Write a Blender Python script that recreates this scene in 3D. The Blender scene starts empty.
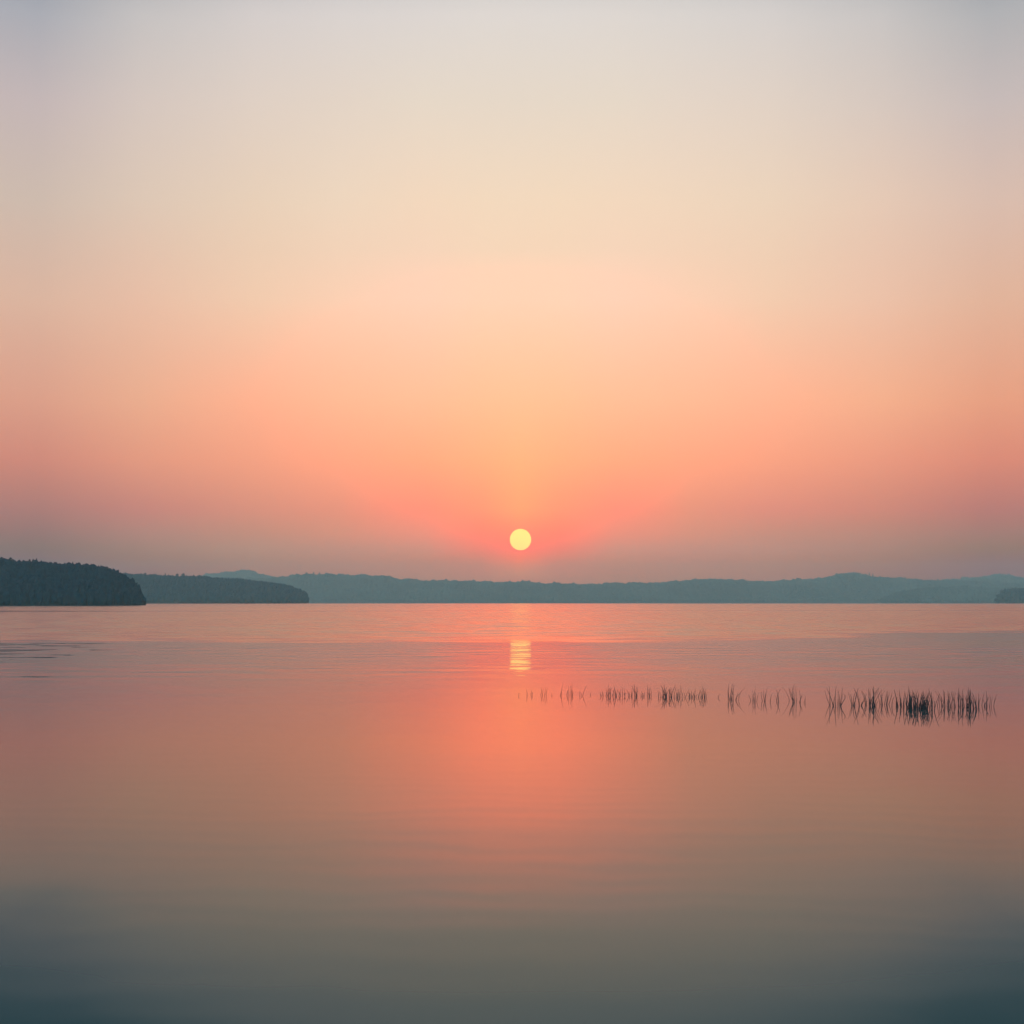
import bpy, bmesh, math, random
from mathutils import Vector, noise

S = bpy.context.scene
C = S.collection
F = 1100.0            # focal length expressed in pixels of a 1024 px wide frame
HY = 602.0            # row of the true horizon in the photograph
CAM_H = 1.7
random.seed(11)

def lin(c):
    c = c / 255.0
    return c / 12.92 if c <= 0.04045 else ((c + 0.055) / 1.055) ** 2.4
def rgb(t): return tuple(lin(v) for v in t)

def tag(o, label=None, cat=None, group=None, kind=None):
    if label: o['label'] = label
    if cat: o['category'] = cat
    if group: o['group'] = group
    if kind: o['kind'] = kind
    return o
def link_mesh(name, verts, faces, mat, parent=None, smooth=False):
    me = bpy.data.meshes.new(name)
    me.from_pydata(verts, [], faces)
    me.materials.append(mat)
    if smooth:
        for p in me.polygons: p.use_smooth = True
    me.update()
    o = bpy.data.objects.new(name, me)
    C.objects.link(o)
    if parent: o.parent = parent
    return o
def empty(name, loc):
    o = bpy.data.objects.new(name, None)
    o.location = loc
    C.objects.link(o)
    return o

# ------------------------------------------------------------------ render settings
S.render.engine = 'CYCLES'
S.view_settings.view_transform = 'Standard'
S.view_settings.look = 'None'
S.view_settings.exposure = 0.0
S.view_settings.gamma = 1.0
S.cycles.max_bounces = 8
S.cycles.volume_bounces = 1
S.cycles.caustics_reflective = True
S.cycles.sample_clamp_indirect = 6.0
S.cycles.use_denoising = True
try:
    S.cycles.denoiser = 'OPENIMAGEDENOISE'
except Exception:
    pass

# ------------------------------------------------------------------ camera
cam_d = bpy.data.cameras.new('camera')
cam = bpy.data.objects.new('camera', cam_d)
C.objects.link(cam)
cam_d.sensor_width = 36.0
cam_d.lens = F / 1024.0 * 36.0
cam_d.shift_y = (HY - 512.0) / 1024.0
cam_d.clip_start = 0.1
cam_d.clip_end = 60000.0
cam.location = (0, 0, CAM_H)
cam.rotation_euler = (math.radians(90), 0, 0)
S.camera = cam

# ------------------------------------------------------------------ node helpers
class NT:
    def __init__(s, tree): s.t = tree; s.n = tree.nodes; s.l = tree.links
    def new(s, kind, **kw):
        nd = s.n.new(kind)
        for k, v in kw.items(): setattr(nd, k, v)
        return nd
    def put(s, sock, v):
        if isinstance(v, bpy.types.NodeSocket): s.l.new(v, sock)
        elif v is not None: sock.default_value = v
    def math(s, op, a, b=None, c=None, clamp=False):
        nd = s.new('ShaderNodeMath', operation=op, use_clamp=clamp)
        for i, v in enumerate((a, b, c)): s.put(nd.inputs[i], v)
        return nd.outputs[0]
    def remap(s, v, a, b, c=0.0, d=1.0, smooth=True):
        nd = s.new('ShaderNodeMapRange', interpolation_type='SMOOTHSTEP' if smooth else 'LINEAR')
        for i, x in enumerate((v, a, b, c, d)): s.put(nd.inputs[i], x)
        return nd.outputs[0]
    def mix(s, f, a, b):
        nd = s.new('ShaderNodeMix', data_type='RGBA')
        s.put(nd.inputs[0], f); s.put(nd.inputs[6], a); s.put(nd.inputs[7], b)
        return nd.outputs[2]
    def noise(s, vec, scale, detail=2.0, rough=0.5, dim='3D'):
        nd = s.new('ShaderNodeTexNoise', noise_dimensions=dim)
        s.put(nd.inputs['Vector'], vec); nd.inputs['Scale'].default_value = scale
        nd.inputs['Detail'].default_value = detail; nd.inputs['Roughness'].default_value = rough
        return nd.outputs[0]
    def xyz(s, x, y, z):
        nd = s.new('ShaderNodeCombineXYZ')
        for i, v in enumerate((x, y, z)): s.put(nd.inputs[i], v)
        return nd.outputs[0]

# ------------------------------------------------------------------ sky (world)
SUN_AZ = math.atan2(8.5, F)
SUN_EL = math.atan2(HY - 539.5, F)
#SKYTABLE-BEGIN
# radiance of the sky by azimuth (key: degrees are taken from the column), low rows last
SKY = {
    40: ((0.4261, 0.423, 0.4637), (0.5877, 0.4861, 0.4791), (0.6668, 0.5189, 0.4326), (0.7252, 0.5009, 0.392), (0.7953, 0.4898, 0.3569), (0.8108, 0.4236, 0.296), (0.8377, 0.3644, 0.2383), (0.7785, 0.2482, 0.1626), (0.5328, 0.1648, 0.125), (0.3908, 0.1172, 0.0819), (0.311, 0.0797, 0.0316), (0.3007, 0.01, 0.01), (0.2436, 0.01, 0.01), (0.2444, 0.01, 0.01)),
    256: ((0.7048, 0.6403, 0.6158), (0.7925, 0.6615, 0.5729), (0.8798, 0.6687, 0.5024), (0.9274, 0.6549, 0.4698), (0.9993, 0.6468, 0.4415), (1.0904, 0.5682, 0.3613), (1.2159, 0.4949, 0.2807), (1.1625, 0.3948, 0.2091), (0.9725, 0.298, 0.169), (0.8073, 0.2791, 0.1522), (0.7467, 0.2832, 0.1497), (0.7159, 0.2231, 0.0911), (0.6931, 0.1651, 0.0541), (0.6227, 0.1719, 0.0754)),
    140: ((0.5949, 0.5564, 0.5472), (0.7084, 0.5915, 0.5345), (0.7876, 0.6048, 0.4788), (0.8398, 0.5736, 0.4304), (0.9023, 0.5495, 0.3905), (0.9339, 0.4982, 0.3291), (0.9832, 0.4528, 0.2678), (0.9655, 0.3394, 0.1939), (0.7572, 0.2221, 0.1545), (0.6213, 0.2166, 0.1375), (0.5464, 0.1832, 0.0902), (0.5112, 0.1176, 0.0266), (0.4654, 0.0441, 0.01), (0.4483, 0.0802, 0.01)),
    340: ((0.7415, 0.6768, 0.6454), (0.8235, 0.6913, 0.5867), (0.9339, 0.7167, 0.5374), (0.9868, 0.6979, 0.5031), (1.0989, 0.6871, 0.474), (1.2807, 0.6136, 0.385), (1.4832, 0.5559, 0.3071), (1.3961, 0.4358, 0.2152), (1.1448, 0.3247, 0.1714), (1.0387, 0.3122, 0.1581), (0.8908, 0.2889, 0.1558), (0.8871, 0.2493, 0.1066), (0.7866, 0.1891, 0.0698), (0.7041, 0.1986, 0.0777)),
    690: ((0.7421, 0.6844, 0.6444), (0.8335, 0.6989, 0.5938), (0.9518, 0.7173, 0.5305), (0.9976, 0.6972, 0.5), (1.113, 0.6858, 0.4729), (1.2979, 0.6166, 0.3872), (1.5039, 0.56, 0.3107), (1.3976, 0.4413, 0.2133), (1.1737, 0.3338, 0.1699), (1.0748, 0.3158, 0.1624), (0.9509, 0.2982, 0.1646), (0.9185, 0.2412, 0.1079), (0.8407, 0.2162, 0.0787), (0.7192, 0.1948, 0.0746)),
    880: ((0.6179, 0.5768, 0.5612), (0.7215, 0.6042, 0.539), (0.8593, 0.6218, 0.4806), (0.8935, 0.5937, 0.4404), (0.9462, 0.5747, 0.4062), (1.0067, 0.5184, 0.3299), (1.0966, 0.4757, 0.262), (1.0556, 0.3441, 0.1897), (0.8742, 0.2413, 0.1397), (0.7093, 0.2267, 0.1229), (0.6627, 0.2034, 0.0997), (0.6436, 0.1347, 0.0181), (0.5871, 0.0838, 0.01), (0.4978, 0.0877, 0.01)),
    425: ((0.7634, 0.6977, 0.6588), (0.8497, 0.7234, 0.6009), (0.9795, 0.7303, 0.5342), (1.0257, 0.717, 0.5168), (1.2159, 0.7083, 0.5005), (1.6001, 0.6453, 0.4078), (1.9668, 0.5917, 0.3224), (1.9924, 0.4712, 0.2077), (1.6083, 0.3209, 0.1563), (1.3537, 0.3218, 0.1639), (1.1311, 0.3216, 0.1659), (1.054, 0.2569, 0.0968), (0.9351, 0.2315, 0.0904), (0.7822, 0.2087, 0.0839)),
    482: ((0.7813, 0.7133, 0.6657), (0.8477, 0.7205, 0.5992), (0.9795, 0.7415, 0.5377), (1.0248, 0.7294, 0.5142), (1.2771, 0.7229, 0.4923), (1.841, 0.666, 0.4013), (2.3763, 0.614, 0.3172), (2.5631, 0.5183, 0.2107), (2.1777, 0.3731, 0.1411), (1.9339, 0.2502, 0.0967), (1.6414, 0.2396, 0.0983), (1.304, 0.2479, 0.085), (1.1006, 0.2342, 0.0855), (0.89, 0.218, 0.08)),
    520: ((0.7814, 0.7134, 0.6647), (0.8463, 0.7205, 0.5999), (0.9792, 0.7408, 0.5378), (1.0257, 0.729, 0.5133), (1.2941, 0.7215, 0.4902), (1.8915, 0.6683, 0.4017), (2.4756, 0.625, 0.318), (2.6715, 0.5522, 0.2111), (2.3211, 0.4644, 0.1338), (2.163, 0.2871, 0.0926), (2.209, 0.1884, 0.068), (2.042, 0.2437, 0.0195), (1.3424, 0.3146, 0.0924), (1.0187, 0.225, 0.0798)),
    558: ((0.778, 0.7129, 0.667), (0.848, 0.7219, 0.6), (0.9792, 0.7392, 0.5354), (1.0233, 0.7276, 0.5127), (1.2805, 0.7249, 0.4952), (1.8449, 0.6652, 0.4005), (2.3984, 0.6128, 0.3129), (2.5636, 0.5167, 0.211), (2.1943, 0.3757, 0.1404), (1.9771, 0.2442, 0.0918), (1.6673, 0.2243, 0.0862), (1.3152, 0.248, 0.0873), (1.1189, 0.2466, 0.0902), (0.8736, 0.2139, 0.0767)),
    615: ((0.774, 0.7059, 0.6579), (0.8486, 0.7229, 0.6012), (0.9779, 0.7317, 0.5367), (1.026, 0.7194, 0.5188), (1.2183, 0.709, 0.502), (1.6054, 0.6468, 0.4083), (1.9839, 0.5913, 0.3215), (2.0235, 0.4755, 0.2111), (1.615, 0.3181, 0.1571), (1.3564, 0.3114, 0.1538), (1.131, 0.3292, 0.1774), (1.0732, 0.2677, 0.1033), (0.9389, 0.2226, 0.0758), (0.7805, 0.2014, 0.0741)),
    768: ((0.7122, 0.6562, 0.6257), (0.8078, 0.6756, 0.5788), (0.9179, 0.6964, 0.5193), (0.9556, 0.673, 0.4828), (1.0161, 0.6535, 0.4467), (1.1176, 0.582, 0.3685), (1.2517, 0.518, 0.2925), (1.2429, 0.4098, 0.2102), (1.0534, 0.2888, 0.1713), (0.8797, 0.2814, 0.155), (0.8415, 0.2763, 0.1523), (0.8317, 0.2192, 0.0825), (0.7584, 0.1737, 0.0522), (0.6896, 0.1613, 0.0695)),
    988: ((0.4662, 0.4553, 0.4659), (0.6083, 0.5138, 0.4925), (0.7567, 0.5339, 0.4353), (0.7987, 0.5066, 0.3803), (0.8505, 0.4817, 0.3271), (0.8926, 0.4253, 0.2674), (0.9506, 0.3729, 0.2075), (0.8955, 0.2551, 0.1474), (0.6428, 0.1632, 0.1176), (0.51, 0.1456, 0.0819), (0.4316, 0.1123, 0.0218), (0.4157, 0.0402, 0.01), (0.3887, 0.01, 0.01), (0.3469, 0.01, 0.01)),
}
#SKYTABLE-END
ROWS = (14, 100, 200, 300, 400, 460, 510, 535, 549, 560, 572, 582)
TARGET = {
    40:  ((172,173,180),(196,183,182),(206,187,174),(219,181,160),(219,160,138),(206,140,125),(170,127,122),(148,124,121),(138,122,120),(132,120,118),(128,118,116),(126,118,117)),
    256: ((212,205,202),(223,208,196),(232,208,185),(240,203,174),(246,180,146),(241,163,133),(215,147,128),(190,144,129),(178,143,130),(167,138,128),(160,134,127),(156,133,127)),
    140: ((197,193,192),(212,198,190),(221,199,181),(231,190,166),(232,173,143),(225,154,130),(194,136,126),(172,135,126),(160,133,125),(150,129,124),(145,126,122),(142,126,122)),
    340: ((217,210,206),(227,212,198),(238,214,190),(246,208,179),(249,188,150),(248,169,134),(231,151,128),(208,147,129),(192,145,131),(178,140,129),(167,136,128),(162,135,127)),
    690: ((217,211,206),(228,213,199),(240,214,189),(247,208,179),(250,189,151),(248,170,134),(233,152,128),(210,147,129),(195,145,131),(181,140,129),(170,137,128),(163,135,127)),
    880: ((200,196,194),(214,200,191),(229,201,181),(235,193,168),(240,176,142),(233,155,129),(205,139,124),(180,137,125),(170,135,125),(160,131,123),(152,128,122),(147,127,122)),
    425: ((220,213,208),(230,216,200),(243,216,190),(249,211,183),(250,193,153),(251,174,133),(248,151,126),(225,148,129),(207,147,131),(190,142,129),(176,138,128),(168,136,127)),
    482: ((222,215,209),(230,216,200),(243,217,190),(249,213,182),(252,196,152),(250,180,133),(251,157,122),(246,141,120),(232,139,123),(209,140,126),(186,139,128),(175,137,127)),
    520: ((222,215,209),(230,216,200),(243,217,190),(249,213,182),(252,197,152),(249,184,133),(249,166,121),(252,143,118),(252,135,119),(232,140,122),(198,142,127),(182,138,127)),
    558: ((222,215,209),(230,216,200),(243,217,190),(249,213,182),(252,196,152),(250,180,133),(251,157,122),(246,141,120),(232,139,123),(209,140,126),(186,139,128),(175,137,127)),
    615: ((221,214,208),(230,216,200),(243,216,190),(249,211,183),(250,193,153),(251,174,133),(248,151,126),(225,148,129),(207,147,131),(190,142,129),(176,138,128),(168,136,127)),
    768: ((213,207,203),(225,210,197),(236,211,187),(242,204,175),(249,183,148),(247,165,133),(222,146,128),(196,144,129),(185,142,130),(174,138,128),(165,135,127),(160,133,127)),
    988: ((178,178,180),(199,187,184),(217,189,174),(225,180,155),(228,161,132),(217,141,122),(183,128,121),(160,127,120),(150,126,119),(143,124,118),(138,122,117),(134,121,117)),
}
# two more rows, so that the gradient bends softly
for _y, _a, _b in ((250, 200, 300), (350, 300, 400)):
    _i, _j = ROWS.index(_a), ROWS.index(_b)
    for _c in TARGET:
        TARGET[_c] = TARGET[_c][:_j] + (tuple((p + q) / 2 for p, q in zip(TARGET[_c][_i], TARGET[_c][_j])),) + TARGET[_c][_j:]
    ROWS = ROWS[:_j] + (_y,) + ROWS[_j:]
# the red of the sky is brighter than film can hold round the sun
BOOST = {14: .0, 100: .0, 200: .0, 250: .02, 300: .22, 350: .68, 400: 1.05, 460: 1.1, 510: .6, 535: .25, 549: .1, 560: 0, 572: 0, 582: 0}
SIDE = {40: 0, 140: .05, 256: .16, 340: .38, 425: .72, 482: .95, 520: 1, 558: .95, 615: .72, 690: .38, 768: .16, 880: .08, 988: .05}
def want(cx, i):
    r, g, b = rgb(TARGET[cx][i])
    y = ROWS[i]
    return (r * (1 + BOOST[y] * SIDE[cx] ** (4 if y >= 510 else 2 if y >= 460 else 1.3)), g, b)
if SKY is None:
    SKY = {cx: [want(cx, i) for i in range(len(ROWS))] for cx in TARGET}
GAIN = 3.0
TMAX = 0.85
w = bpy.data.worlds.new('World')
S.world = w
w.use_nodes = True
n = NT(w.node_tree)
n.n.clear()
out = n.new('ShaderNodeOutputWorld')
bg = n.new('ShaderNodeBackground')
n.l.new(bg.outputs[0], out.inputs[0])
geo = n.new('ShaderNodeTexCoord')
sep = n.new('ShaderNodeSeparateXYZ')
n.l.new(geo.outputs['Generated'], sep.inputs[0])
dx, dy, dz = sep.outputs
az = n.math('ARCTAN2', dx, dy)
hor = n.math('SQRT', n.math('ADD', n.math('MULTIPLY', dx, dx), n.math('MULTIPLY', dy, dy)))
tel = n.math('DIVIDE', dz, n.math('MAXIMUM', hor, 1e-4))
tpos = n.math('DIVIDE', tel, TMAX, clamp=True)
prev = None
cols = sorted(SKY)
for k, cx in enumerate(cols):
    a = math.atan2(cx - 512.0, F)
    ramp = n.new('ShaderNodeValToRGB')
    ramp.color_ramp.interpolation = 'CARDINAL' if False else 'LINEAR'
    stops = []
    for i, y in enumerate(ROWS):
        stops.append(((HY - y) / F * math.cos(a) / TMAX, SKY[cx][i]))
    stops.sort()
    top = stops[-1][1]
    dark = min(1.0, abs(cx - 520) / 470.0) ** 1.5
    stops.append(((0.64 - 0.07 * dark) / TMAX, tuple(t * (f - .15 * dark) for t, f in zip(top, (.52, .62, .72)))))
    stops.append(((0.84 - 0.14 * dark) / TMAX, (0.10, 0.17, 0.23)))
    els = ramp.color_ramp.elements
    while len(els) < len(stops): els.new(0.5)
    for e, (p, c) in zip(els, stops):
        e.position = p
    for e, (p, c) in zip(els, stops):
        e.color = (max(c[0], 0) / GAIN, max(c[1], 0) / GAIN, max(c[2], 0) / GAIN, 1)
    n.l.new(tpos, ramp.inputs[0])
    if prev is None:
        prev = ramp.outputs[0]
    else:
        f = n.remap(az, math.atan2(cols[k - 1] - 512.0, F), a, smooth=False)
        prev = n.mix(f, prev, ramp.outputs[0])
glow = n.new('ShaderNodeVectorMath', operation='SCALE')
n.l.new(prev, glow.inputs[0]); glow.inputs['Scale'].default_value = GAIN
nish = n.new('ShaderNodeTexSky', sky_type='NISHITA', sun_disc=False)
nish.sun_elevation = SUN_EL
nish.sun_rotation = SUN_AZ
nish.dust_density = 2.0
nish.ozone_density = 3.0
dusk = n.new('ShaderNodeVectorMath', operation='SCALE')
n.l.new(nish.outputs[0], dusk.inputs[0]); dusk.inputs['Scale'].default_value = 1.1
absaz = n.math('ABSOLUTE', az)
side = n.remap(absaz, math.radians(27), math.radians(80))
up = n.remap(tel, 0.75, 1.6)
away = n.math('MAXIMUM', side, up)
allsky = n.mix(away, glow.outputs[0], dusk.outputs[0])
n.l.new(allsky, bg.inputs[0])
bg.inputs[1].default_value = 1.0

# ------------------------------------------------------------------ sun: lamp and disc
sun_dir = Vector((math.sin(SUN_AZ) * math.cos(SUN_EL), math.cos(SUN_AZ) * math.cos(SUN_EL), math.sin(SUN_EL)))
ld = bpy.data.lights.new('sun_lamp', 'SUN')
ld.energy = 0.0006         # a sun dimmed by haze until one can look at it
ld.angle = math.radians(1.09)
ld.color = (1.0, 0.62, 0.2)
lo = bpy.data.objects.new('sun_lamp', ld)
lo.rotation_euler = (-sun_dir).to_track_quat('-Z', 'Y').to_euler()
C.objects.link(lo)

def make_mat(name):
    m = bpy.data.materials.new(name)
    m.use_nodes = True
    t = NT(m.node_tree)
    return m, t, t.n['Principled BSDF']

sm = bpy.data.materials.new('sun_surface')
sm.use_nodes = True
t = NT(sm.node_tree); t.n.clear()
em = t.new('ShaderNodeEmission'); mo = t.new('ShaderNodeOutputMaterial')
em.inputs[0].default_value = (1.0, 0.50, 0.095, 1); em.inputs[1].default_value = 2.8
t.l.new(em.outputs[0], mo.inputs[0])
bm = bmesh.new()
SUN_D = 20000.0
bmesh.ops.create_uvsphere(bm, u_segments=64, v_segments=32, radius=SUN_D * 10.6 / F)
me = bpy.data.meshes.new('sun'); bm.to_mesh(me); bm.free()
me.materials.append(sm)
so = bpy.data.objects.new('sun', me)
so.location = sun_dir * SUN_D
C.objects.link(so)
tag(so, 'small round pale yellow sun hanging low over the far hills', 'sun')

# ------------------------------------------------------------------ water
m, t, b = make_mat('lake_water')
pos = t.new('ShaderNodeNewGeometry').outputs['Position']
sp = t.new('ShaderNodeSeparateXYZ'); t.l.new(pos, sp.inputs[0])
X, Y, Z = sp.outputs
def signed(v): return t.math('MULTIPLY', t.math('SUBTRACT', v, 0.5), 2.0)
long_v = t.xyz(t.math('MULTIPLY', X, 0.30), t.math('ADD', Y, t.math('MULTIPLY', X, -0.05)), 0.0)
fine_v = t.xyz(t.math('MULTIPLY', X, 0.35), t.math('ADD', Y, t.math('MULTIPLY', X, -0.04)), 7.0)
cross_v = t.xyz(t.math('MULTIPLY', X, 0.5), Y, 3.0)
def ripple(length, tilt, wob, grain):
    bend = t.noise(t.xyz(t.math('MULTIPLY', X, wob), t.math('MULTIPLY', Y, wob * 0.9), grain), 1.0, 3.0, 0.55)
    ph = t.math('ADD', t.math('MULTIPLY', Y, 2 * math.pi / length), t.math('MULTIPLY', X, tilt))
    ph = t.math('ADD', ph, t.math('MULTIPLY', bend, 14.0))
    size = t.remap(t.noise(t.xyz(t.math('MULTIPLY', X, wob * 1.2), t.math('MULTIPLY', Y, wob * 2.0), grain + 4.0), 1.0, 2.0, 0.5), 0.22, 0.66)
    return t.math('MULTIPLY', t.math('SINE', ph), size)
wave = t.math('ADD', t.math('MULTIPLY', ripple(1.9, 0.35, 0.30, 1.0), 0.24), t.math('MULTIPLY', ripple(1.3, -0.30, 0.42, 11.0), 0.24))
lap = ripple(0.42, 0.5, 0.7, 21.0)
fine = signed(t.noise(fine_v, 1.7, 1.0, 0.5))
cross = signed(t.noise(cross_v, 1.1, 2.0, 0.5))
patch = t.noise(t.xyz(t.math('MULTIPLY', X, 0.03), t.math('MULTIPLY', Y, 0.12), 2.0), 1.0, 3.0, 0.55)
# where the surface is stirred: a patch on the left, the far open water, and a foreground tilt added to darken the bottom
band = t.math('MULTIPLY', t.remap(Y, 17.0, 30.0), t.remap(Y, 36.0, 50.0, 1.0, 0.35))
left = t.remap(t.math('ADD', X, t.math('MULTIPLY', patch, 6.0)), -15.0, 1.0, 0.72, 0.42)
amp = t.math('MULTIPLY', t.math('MULTIPLY', band, left), 0.040)
corner_dist = t.math('SUBTRACT', Y, t.math('MINIMUM', t.math('MULTIPLY', t.math('MULTIPLY', X, X), 0.24), 1.7))   # bent so the added darkening reaches further out at the sides
near = t.remap(corner_dist, 6.5, 2.9)
corner_dark = t.remap(corner_dist, 5.2, 2.2)
amp = t.math('ADD', amp, t.math('MULTIPLY', near, 0.020))
amp = t.math('ADD', amp, 0.0055)
amp = t.math('MULTIPLY', amp, t.remap(patch, 0.3, 0.65, 0.45, 1.3))
slope_y = t.math('ADD', t.math('ADD', wave, t.math('MULTIPLY', band, 0.18)), t.math('MULTIPLY', fine, 0.6))
# wind-roughened open water beyond a calm belt, its wave faces leaning to the near shore
gust = signed(t.noise(t.xyz(t.math('MULTIPLY', X, 0.045), t.math('MULTIPLY', Y, 0.33), 6.0), 1.0, 3.0, 0.6))
edge = t.math('ADD', 47.0, t.math('MULTIPLY', gust, 14.0))
edge = t.math('ADD', edge, t.remap(X, 10.0, 24.0, 0.0, 15.0))
wind = t.math('MULTIPLY', t.remap(t.math('SUBTRACT', Y, edge), -2.0, 7.0), t.remap(Y, 1500.0, 800.0))
streak = t.noise(t.xyz(t.math('MULTIPLY', X, 0.0012), t.math('MULTIPLY', Y, 0.022), 5.0), 1.0, 2.0, 0.6)
calm = t.math('MULTIPLY', t.remap(streak, 0.58, 0.66), t.remap(Y, 150.0, 220.0))
wind = t.math('MULTIPLY', wind, t.math('SUBTRACT', 1.0, t.math('MULTIPLY', calm, 0.8)))
chop = t.remap(t.noise(t.xyz(t.math('MULTIPLY', X, 0.45), Y, 9.0), 0.7, 3.0, 0.6), 0.42, 0.62, 0.018, 0.108)
lean = t.math('ADD', t.math('MULTIPLY', wind, chop), t.math('MULTIPLY', t.remap(Y, 32.0, 50.0), 0.007))
lean = t.math('ADD', lean, t.math('ADD', t.math('MULTIPLY', near, 0.060), t.math('MULTIPLY', corner_dark, 0.08)))  # foreground lean shaped to dim the lower edge and corners
sy = t.math('ADD', t.math('MULTIPLY', slope_y, amp), lean)
sy = t.math('ADD', sy, t.math('MULTIPLY', lap, t.remap(Y, 15.0, 5.0, 0.0, 0.0045)))
nv = t.xyz(t.math('MULTIPLY', t.math('MULTIPLY', cross, amp), -0.9), t.math('MULTIPLY', sy, -1.0), 1.0)
nn = t.new('ShaderNodeVectorMath', operation='NORMALIZE'); t.l.new(nv, nn.inputs[0])
t.l.new(nn.outputs[0], b.inputs['Normal'])
rough = t.math('ADD', t.math('MULTIPLY', wind, 0.11), t.math('MULTIPLY', near, 0.15))
rough = t.math('ADD', rough, 0.02)
t.l.new(rough, b.inputs['Roughness'])
b.inputs['Base Color'].default_value = (0.022, 0.069, 0.047, 1)
b.inputs['IOR'].default_value = 1.333
xs = [-3400, -1200, -400, -120, -40, 0, 40, 120, 400, 1200, 3400]
ys = [-45, -10, 0, 10, 30, 60, 120, 300, 800, 2000, 4330]
vs = [(x, y, 0) for y in ys for x in xs]
nx = len(xs)
fs = [(j * nx + i, j * nx + i + 1, (j + 1) * nx + i + 1, (j + 1) * nx + i) for j in range(len(ys) - 1) for i in range(nx - 1)]
water = link_mesh('water', vs, fs, m)
tag(water, 'calm lake water mirroring the pink and orange sky', kind='structure')

# ------------------------------------------------------------------ land and woods
def foliage_mat(name, dark, light, scale):
    m, t, b = make_mat(name)
    pos = t.new('ShaderNodeNewGeometry').outputs['Position']
    v = t.noise(pos, scale, 3.0, 0.6)
    t.l.new(t.mix(t.remap(v, 0.35, 0.65), dark + (1,), light + (1,)), b.inputs['Base Color'])
    b.inputs['Roughness'].default_value = 0.9
    b.inputs['Specular IOR Level'].default_value = 0.1
    return m
wood_mat = foliage_mat('evergreen_foliage', (0.006, 0.022, 0.026), (0.014, 0.044, 0.046), 0.35)
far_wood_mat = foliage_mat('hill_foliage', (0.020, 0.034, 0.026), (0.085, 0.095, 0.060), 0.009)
soil_mat = foliage_mat('wooded_ground', (0.020, 0.024, 0.018), (0.034, 0.036, 0.026), 0.1)
bark_mat = foliage_mat('bark', (0.03, 0.024, 0.02), (0.05, 0.04, 0.03), 2.0)

def lerp_profile(pts, x):
    if x <= pts[0][0]: return pts[0][1]
    for (x0, y0), (x1, y1) in zip(pts, pts[1:]):
        if x <= x1: return y0 + (y1 - y0) * (x - x0) / (x1 - x0)
    return pts[-1][1]
ICO = None
def ico(level):
    bm = bmesh.new(); bmesh.ops.create_icosphere(bm, subdivisions=level, radius=1.0)
    v = [x.co.copy() for x in bm.verts]; f = [tuple(q.index for q in p.verts) for p in bm.faces]
    bm.free(); return v, f
ICO1, ICO2 = ico(1), ico(2)
def add_crown(vs, fs, c, rx, rz, shape, seed, rough=0.35):
    base = len(vs)
    iv, jf = shape
    for p in iv:
        d = 1 + rough * noise.noise(p * 1.9 + Vector((seed * 3.1, seed * 1.7, seed))) * 1.6
        vs.append((c[0] + p.x * rx * d, c[1] + p.y * rx * d, c[2] + p.z * rz * d))
    fs.extend(tuple(base + i for i in f) for f in jf)

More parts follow.
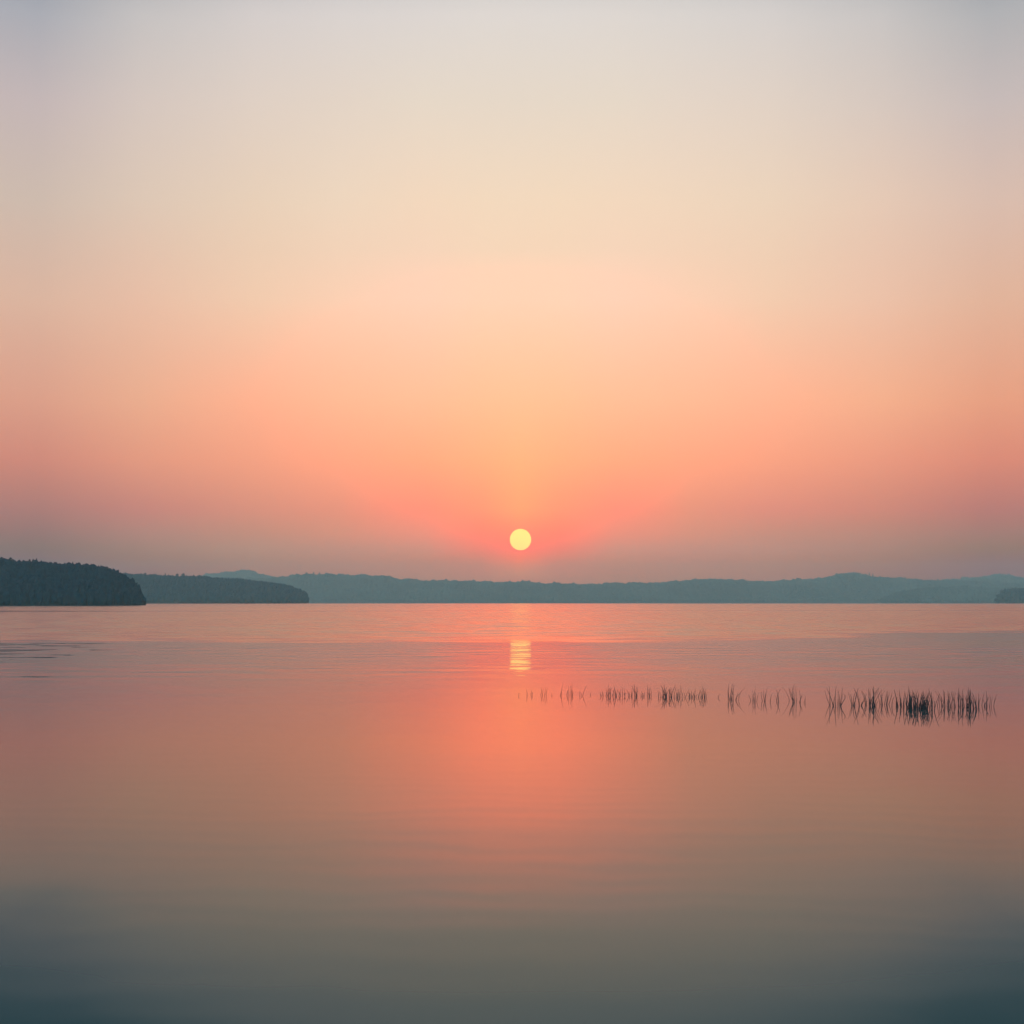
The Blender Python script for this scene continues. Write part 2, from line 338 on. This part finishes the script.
def land(name, prof, D, depth, x_step, tree_h, tree_r, spacing, shape, mat, label_ground, label_wood, taper_px=40, tip_right=True, tip_left=False, seed=1, jit=.1):
    """a wooded ridge whose crest passes through the given skyline at distance D"""
    rnd = random.Random(seed)
    x0, x1 = prof[0][0], prof[-1][0]
    def top(px): return max(0.2, (HY - lerp_profile(prof, px)) / F * D + CAM_H)
    def wid(px):
        f = 1.0
        if tip_right: f = min(f, max(0.06, (x1 - px) / taper_px) ** 0.5 if px < x1 else 0.06)
        if tip_left: f = min(f, max(0.06, (px - x0) / taper_px) ** 0.5 if px > x0 else 0.06)
        return depth * min(1.0, f)
    def ground(px, s):         # s from -1 (front shore) through 0 (crest) to 1 (back)
        h = max(0.0, top(px) - tree_h * 0.85)
        return -0.4 + (h + 0.4) * math.cos(s * math.pi / 2) ** 0.8
    px, vs, fs = x0, [], []
    cols = 0
    ss = [-1, -.85, -.65, -.45, -.25, 0, .3, .6, 1]
    while px <= x1 + 1e-6:
        for s in ss:
            y = D + s * wid(px)
            vs.append(((px - 512) / F * D, y, ground(px, s)))
        cols += 1; px += x_step
    k = len(ss)
    for i in range(cols - 1):
        for j in range(k - 1):
            fs.append((i * k + j, (i + 1) * k + j, (i + 1) * k + j + 1, i * k + j + 1))
    g = link_mesh(name, vs, fs, soil_mat, smooth=True)
    tag(g, label_ground, kind='structure')
    vs, fs = [], []
    X0, X1 = (x0 - 512) / F * D, (x1 - 512) / F * D
    x = X0
    while x < X1:
        px = x / D * F + 512
        wd = wid(px)
        ny = max(1, int(wd * 1.25 / spacing))
        for j in range(ny + 1):
            s = -0.97 + 1.22 * j / max(ny, 1) + rnd.uniform(-.3, .3) / max(ny, 1)
            xx = x + rnd.uniform(-.5, .5) * spacing
            p2 = xx / D * F + 512
            gz = ground(p2, max(-1, min(1, s)))
            r = tree_r * rnd.uniform(.7, 1.25)
            th = tree_h * rnd.uniform(.78, 1.06)
            bump = noise.noise(Vector((p2 * .16, s * .3, seed * 7.3))) * 1.1 + noise.noise(Vector((p2 * .47, s * .6, seed))) * 1.1
            bump *= 1.5 if D > 2500 else 1.0
            tz = min(gz + th + max(0, bump) * D / F, top(p2) + rnd.uniform(-jit, jit * .6) * tree_h + bump * D / F)
            if tz < 1.0: continue
            rz = max(0.5, (tz - max(gz, 0)) * 0.56)
            add_crown(vs, fs, (xx, D + s * wd, tz - rz), r, rz, shape, rnd.random() * 50)
        x += spacing
    o = link_mesh('woodland', vs, fs, mat)
    tag(o, label_wood, kind='stuff')
    return top, wid, ground

HEAD = [(-420, 540), (-250, 548), (-120, 553), (-40, 557), (0, 559.5), (8, 559), (20, 562), (38, 561.5), (44, 563.5), (60, 564), (72, 565), (80, 564), (88, 564.5), (100, 567), (115, 571), (124, 576), (131, 580), (136, 584), (140, 590), (142, 597)]
SPIT = [(-200, 570), (60, 572), (100, 572.5), (128, 573.5), (165, 575), (200, 576), (211, 577), (240, 579), (265, 581.5), (287, 585), (300, 589), (306, 592.5), (309, 597)]
FAR = [(-500, 578), (-100, 576), (120, 577), (200, 578), (265, 578), (279, 576.8), (295, 575), (311, 573.8), (340, 574.3), (365, 575.3), (382, 576.2), (400, 578), (430, 580), (470, 581), (500, 582), (522, 581.2), (548, 583), (590, 584), (615, 582.6), (650, 583.2), (665, 582.5), (690, 579.3), (710, 578.5), (740, 580), (774, 581.5), (795, 579.3), (820, 578), (835, 574.5), (852, 572.3), (862, 574), (870, 576.5), (890, 577), (905, 578.7), (930, 580), (958, 580), (985, 581), (1020, 583), (1100, 580), (1300, 574), (1600, 570)]
PEAK = [(150, 590), (195, 578), (206, 573.8), (225, 571.8), (236, 571.2), (243, 569), (249, 570), (255, 572), (277, 577), (310, 585), (330, 592)]
KNOB = [(900, 590), (930, 582), (960, 578.3), (985, 576.2), (992, 574.3), (998, 573.8), (1006, 574), (1013, 575.5), (1022, 578.5), (1050, 583), (1090, 590)]
LOW = [(880, 597), (905, 590), (930, 587.3), (960, 586.5), (990, 587.5), (1040, 588), (1100, 590), (1180, 597)]
POINT = [(998, 597), (1000, 592), (1004, 589.5), (1012, 588.3), (1030, 587), (1080, 582), (1200, 575), (1500, 565)]
near_land = land('hill', HEAD, 600, 34, 2.0, 6.8, 1.7, 1.9, ICO2, wood_mat,
     'low bank under the dark wooded headland on the left', 'dark blue-green wood covering the nearest headland at left', seed=3)
mid_land = land('hill', SPIT, 1550, 70, 3.0, 9.0, 3.3, 4.2, ICO1, wood_mat,
     'low land under the second headland', 'hazy teal wood on the long second headland tapering into the lake', seed=4)
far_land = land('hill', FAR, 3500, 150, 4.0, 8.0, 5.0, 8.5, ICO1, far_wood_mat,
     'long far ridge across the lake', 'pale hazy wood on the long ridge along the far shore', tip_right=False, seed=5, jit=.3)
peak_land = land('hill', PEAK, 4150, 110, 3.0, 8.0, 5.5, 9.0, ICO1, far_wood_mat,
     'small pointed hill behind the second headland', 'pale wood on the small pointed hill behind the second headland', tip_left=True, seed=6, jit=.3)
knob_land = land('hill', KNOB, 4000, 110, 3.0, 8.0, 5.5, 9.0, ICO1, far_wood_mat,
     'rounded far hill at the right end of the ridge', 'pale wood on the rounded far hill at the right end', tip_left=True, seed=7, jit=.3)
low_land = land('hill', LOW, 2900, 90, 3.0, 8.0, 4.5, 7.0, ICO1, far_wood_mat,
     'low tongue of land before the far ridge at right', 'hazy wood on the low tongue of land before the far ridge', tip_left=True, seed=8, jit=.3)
point_land = land('hill', POINT, 2000, 70, 2.0, 9.0, 3.8, 5.0, ICO1, wood_mat,
     'low point of land at the right edge', 'darker teal wood on the small point at the right edge', tip_right=False, tip_left=True, taper_px=25, seed=9)

# trees that stand up out of the skyline, one by one
ORD = ['first', 'second', 'third', 'fourth', 'fifth', 'sixth', 'seventh', 'eighth', 'ninth', 'tenth', 'eleventh', 'twelfth', 'thirteenth', 'fourteenth', 'fifteenth', 'sixteenth', 'seventeenth', 'eighteenth', 'nineteenth', 'twentieth']
def skyline_tree(px, up_px, D, wid_px, lnd, label, group, mat, conifer, seed):
    rnd = random.Random(seed)
    topf, widf, grf = lnd
    x = (px - 512) / F * D
    y = D - 0.05 * widf(px)
    gz = max(0.0, grf(px, -0.05))
    tz = topf(px) + up_px * D / F
    h = tz - gz
    o = empty('conifer_tree' if conifer else 'broadleaf_tree', (x, y, gz))
    tag(o, label, 'tree', group)
    r0 = h * 0.022 + 0.05
    vs, fs = [], []
    segs = 6
    for i in range(5):
        f = i / 4
        for k in range(segs):
            a = 2 * math.pi * k / segs
            vs.append((math.cos(a) * r0 * (1.15 - f), math.sin(a) * r0 * (1.15 - f), -0.5 + (h * 0.9 + 0.5) * f))
    for i in range(4):
        for k in range(segs):
            fs.append((i * segs + k, i * segs + (k + 1) % segs, (i + 1) * segs + (k + 1) % segs, (i + 1) * segs + k))
    link_mesh('trunk', vs, fs, bark_mat, o)
    vs, fs = [], []
    R = wid_px * D / F * 0.5
    cnt = 520
    for _ in range(cnt):
        u = rnd.random()
        a = rnd.uniform(0, 2 * math.pi)
        if conifer:
            z = h * (0.28 + 0.72 * u)
            rr = R * (1 - u) ** 0.8 * (0.55 + 0.45 * abs(math.sin(u * 26))) * math.sqrt(rnd.random()) + 0.08
        else:
            q = rnd.uniform(-1, 1)
            z = h * (0.66 + 0.34 * q)
            rr = R * math.sqrt(max(0.02, 1 - q * q)) * rnd.random() ** 0.4 * (0.75 + 0.4 * noise.noise((math.cos(a) * 1.6, math.sin(a) * 1.6 + seed, q * 2)))
        c = Vector((math.cos(a) * rr, math.sin(a) * rr, z))
        s = R * rnd.uniform(.13, .25)
        d1 = Vector((rnd.gauss(0, 1), rnd.gauss(0, 1), rnd.gauss(0, .5))).normalized()
        d2 = d1.cross(Vector((rnd.gauss(0, 1), rnd.gauss(0, 1), rnd.gauss(0, 1)))).normalized()
        i0 = len(vs)
        vs += [tuple(c - d1 * s), tuple(c + d2 * s * .6), tuple(c + d1 * s), tuple(c - d2 * s * .6)]
        fs.append((i0, i0 + 1, i0 + 2, i0 + 3))
    link_mesh('crown', vs, fs, mat, o)

for i, (px, up, wd, con) in enumerate([(3, 2.0, 6, 0), (12, 2.4, 5, 0), (21, 2.0, 4, 0), (25, 1.6, 5, 0), (31, 2.2, 4, 0), (38, 3.0, 4, 1), (47, 1.4, 5, 0), (57, 1.6, 6, 0), (80, 1.2, 7, 0), (108, 2.6, 5, 0), (122, 1.4, 5, 0)]):
    skyline_tree(px, up, 600, wd, near_land, '%s tree from the left standing up from the crest of the dark headland' % ORD[i],
                 'trees standing out on the near headland', wood_mat, bool(con), 100 + i)
for i, (px, up, wd, con) in enumerate([(146, 1.2, 4, 0), (166, 1.8, 3, 1), (178, 1.6, 4, 0), (184, 2.0, 5, 0), (200, 1.0, 4, 0)]):
    skyline_tree(px, up, 1550, wd, mid_land, '%s small tree from the left on the skyline of the second headland' % ORD[i],
                 'trees standing out on the second headland', wood_mat, bool(con), 200 + i)
for i, (px, up, wd, con) in enumerate([(297, 1.2, 3, 0), (307, 1.7, 3, 0), (314, 1.9, 3, 1), (320, 1.7, 3, 1), (327, 1.2, 4, 0), (797, 1.2, 4, 0), (836, 1.2, 3, 0), (868.5, 3.4, 2.6, 1), (872, 3.0, 2.6, 1), (904, 1.8, 3, 1)]):
    skyline_tree(px, up, 3500, wd, far_land, '%s tree from the left rising above the skyline of the long far ridge' % ORD[i],
                 'trees standing out on the far ridge', far_wood_mat, bool(con), 300 + i)

# ------------------------------------------------------------------ reeds
m, t, b = make_mat('reed_stalk')
pos = t.new('ShaderNodeNewGeometry').outputs['Position']
v = t.noise(pos, 9.0, 2.0)
t.l.new(t.mix(v, (0.030, 0.015, 0.010, 1), (0.085, 0.045, 0.024, 1)), b.inputs['Base Color'])
b.inputs['Roughness'].default_value = 0.7
reed_mat = m
def stalk(vs, fs, x, y, h, lean, lean_y, r, curl=0.0, kink=None):
    """one thin tapering stalk, rooted 0.25 m under the water"""
    pts = []
    for i in range(8):
        f = i / 7
        z = -0.25 + (h + 0.25) * f
        g = max(0.0, z / h)
        px = x + lean * h * g + curl * h * g * g
        py = y + lean_y * h * g
        if kink and g > kink[0]:
            k = g - kink[0]
            px += kink[1] * h * k
            z -= kink[2] * h * k
        pts.append((px, py, z, r * (1.0 - 0.78 * max(0, f - .2) / .8)))
    i0 = len(vs)
    for (px, py, z, rr) in pts:
        for k in range(5):
            a = 2 * math.pi * k / 5
            vs.append((px + math.cos(a) * rr, py + math.sin(a) * rr * .7, z))
    for i in range(7):
        for k in range(5):
            fs.append((i0 + i * 5 + k, i0 + i * 5 + (k + 1) % 5, i0 + (i + 1) * 5 + (k + 1) % 5, i0 + (i + 1) * 5 + k))
    fs.append(tuple(i0 + 35 + k for k in range(5)))
def place(px, row):
    D = CAM_H * F / (row - HY)
    return (px - 512) / F * D, D
def small_reed(px, row, hpx, cnt, spread, label, group, seed, bent=False):
    rnd = random.Random(seed)
    x, y = place(px, row)
    vs, fs = [], []
    for i in range(cnt):
        h = hpx * y / F * (1.0 if i == 0 else rnd.uniform(.4, .9))
        ox = 0 if cnt == 1 else rnd.uniform(-.5, .5) * spread * y / F
        kink = (0.45, rnd.choice((-1, 1)) * rnd.uniform(.6, 1.2), rnd.uniform(.5, 1.4)) if bent or rnd.random() < .18 else None
        stalk(vs, fs, ox, rnd.uniform(-.12, .12), h, rnd.gauss(0, .16), rnd.gauss(0, .1), rnd.uniform(.0055, .009), rnd.gauss(0, .12), kink)
    o = link_mesh('reed_tuft', vs, fs, reed_mat)
    o.location = (x, y, 0)
    tag(o, label, 'reed tuft', group)
def reed_clump(px, row, hpx, cnt, spread, label, seed, lean=0.0, fan=0.25, thick=1.0):
    rnd = random.Random(seed)
    x, y = place(px, row)
    o = empty('reed_clump', (x, y, 0))
    tag(o, label, 'reed clump', 'reed clumps in the right half of the row')
    for i in range(cnt):
        q = (i + .5) / cnt * 2 - 1 if cnt > 1 else 0.0
        h = hpx * y / F * (1.0 if i == cnt // 2 else rnd.uniform(.4, .96))
        ox = (q + rnd.uniform(-.25, .25)) * spread * .5 * y / F
        vs, fs = [], []
        kink = (rnd.uniform(.5, .7), rnd.choice((-1, 1)) * rnd.uniform(.5, 1.1), rnd.uniform(.5, 1.5)) if rnd.random() < .12 else None
        stalk(vs, fs, ox, rnd.gauss(0, .08 + .004 * cnt), h, lean + q * fan + rnd.gauss(0, .085), rnd.gauss(0, .1), rnd.uniform(.005, .0095) * thick, rnd.gauss(0, .16), kink)
        link_mesh('stalk', vs, fs, reed_mat, o)

A = [(519, 7, 1, 0, 1), (527, 6, 1, 1, 0), (531, 7, 2, 4, 0), (541.5, 8, 2, 3, 0), (545.5, 9, 2, 3, 0), (552, 5, 1, 1, 0), (561.5, 11, 2, 3, 0), (567.5, 11, 3, 4, 0), (571, 12, 3, 4, 0), (581, 10, 3, 4, 0), (590.5, 5, 1, 1, 1)]
for i, (px, h, c, s, bent) in enumerate(A):
    small_reed(px, 695.5, h, c, s, '%s faint reed wisp from the left end of the row, below the sun glitter' % ORD[i], 'faint reed wisps at the left end of the row', 400 + i, bool(bent))
B = [(601.5, 8, 4, 4), (606, 11, 6, 5), (612, 9, 5, 6), (617.5, 11, 6, 6), (623, 9, 5, 5), (629, 9, 5, 5), (635, 12, 7, 6), (643, 9, 5, 5), (649.5, 11, 6, 5)]
for i, (px, h, c, s) in enumerate(B):
    small_reed(px, 696.0, h, c, s, '%s short reed tuft from the left in the first close run' % ORD[i], 'short reed tufts in the first run', 430 + i)
B = [(660, 7, 4, 4), (664.5, 13, 8, 6), (668, 17, 8, 5), (673, 12, 6, 5), (678, 10, 6, 5), (682, 12, 6, 5), (688.5, 10, 5, 6), (694.5, 10, 5, 5), (700, 11, 5, 5), (705, 10, 7, 5)]
for i, (px, h, c, s) in enumerate(B):
    small_reed(px, 697.3, h, c, s, '%s reed tuft from the left in the second close run' % ORD[i], 'reed tufts in the second run', 460 + i)
R = [  # px, row, height, stalks, spread, lean, fan, thickness, label
    (718, 698, 4, 2, 3, .3, .3, .8, 'tiny bent reed sprig alone after the second close run'),
    (732, 700, 16, 7, 5, 0, .28, 1, 'slim reed clump with one tall spike in the middle of the row'),
    (738.5, 700, 10, 3, 3, .1, .1, 1, 'low reed clump close right of the one with a tall spike'),
    (754, 701, 14, 6, 6, .05, .25, 1, 'ragged reed clump, left one of the pair before the lone stalk'),
    (765, 701, 14, 6, 6, -.05, .3, 1, 'ragged reed clump, right one of the pair before the lone stalk'),
    (777, 701, 12, 3, 2, 0, .05, 1.1, 'lone straight reed spike between two ragged clumps'),
    (795, 702, 18, 8, 6, -.15, .45, 1, 'reed clump fanning out to the left before the wide gap'),
    (803.5, 702, 6, 2, 2, .05, .1, .8, 'small reed sprig just before the wide gap'),
    (833.5, 705.5, 20, 7, 6, -.05, .5, 1.1, 'open fan of long reeds just after the wide gap'),
    (841, 705, 18, 4, 3, .05, .15, 1, 'few upright reeds beside the open fan'),
    (852, 705.5, 18, 5, 4, .05, .25, 1.1, 'thin reed clump left of the dark pointed one'),
    (860.5, 705.5, 18, 5, 3, .08, .25, 1.1, 'thin reed clump touching the dark pointed one'),
    (872.5, 706, 20, 16, 6, 0, .15, 1.25, 'dark pointed reed clump standing by itself'),
    (886, 705, 15, 12, 10, 0, .3, 1, 'bushy low reed clump right of the dark pointed one'),
    (897.5, 705, 10, 5, 7, -.1, .4, 1, 'short sprawling reed clump left of the densest one'),
    (911, 708.5, 18, 40, 13, 0, .08, 1.25, 'left half of the densest dark reed stand'),
    (922.5, 708.5, 19, 40, 11, 0, .08, 1.25, 'right half of the densest dark reed stand'),
    (934, 706, 17, 8, 9, .05, .25, 1, 'thin reed clump right of the densest stand'),
    (946, 706, 16, 13, 9, 0, .25, 1, 'leafy reed clump second right of the densest stand'),
    (960.5, 707, 20, 18, 9, .02, .2, 1.2, 'pointed reed clump spread wide near the right end'),
    (971.5, 708, 20, 16, 5, -.06, .12, 1.35, 'tight dark reed clump leaning left near the right end'),
    (980, 706, 14, 8, 8, .08, .28, 1, 'loose reed clump second from the right end'),
    (985.5, 706, 15, 4, 3, .05, .12, 1, 'short upright reeds next to the loose clump'),
    (993, 706, 13, 3, 2, .08, .08, .8, 'single slim reed tuft at the right end of the row'),
]
for i, (px, row, h, c, s, ln, fan, th, lab) in enumerate(R):
    reed_clump(px, row, h, c, s, lab, 500 + i, ln, fan, th)

# ------------------------------------------------------------------ air
HAZE_D = 2.6e-4
HAZE_C = (0.77, 1.0, 0.80)
hm = bpy.data.materials.new('haze_air'); hm.use_nodes = True
t = NT(hm.node_tree); t.n.clear()
pv = t.new('ShaderNodeVolumePrincipled'); mo = t.new('ShaderNodeOutputMaterial')
pv.inputs['Color'].default_value = HAZE_C + (1,)
pv.inputs['Anisotropy'].default_value = 0.45
pv.inputs['Density'].default_value = HAZE_D
t.l.new(pv.outputs[0], mo.inputs['Volume'])
bx0, bx1, by0, by1, bz0, bz1 = -3600, 3600, -60, 4400, -1.6, 150
vs = [(x, y, z) for z in (bz0, bz1) for y in (by0, by1) for x in (bx0, bx1)]
fs = [(0, 2, 3, 1), (4, 5, 7, 6), (0, 1, 5, 4), (2, 6, 7, 3), (0, 4, 6, 2), (1, 3, 7, 5)]
hz = link_mesh('haze', vs, fs, hm)
tag(hz, 'thin blue evening haze over the lake', kind='stuff')
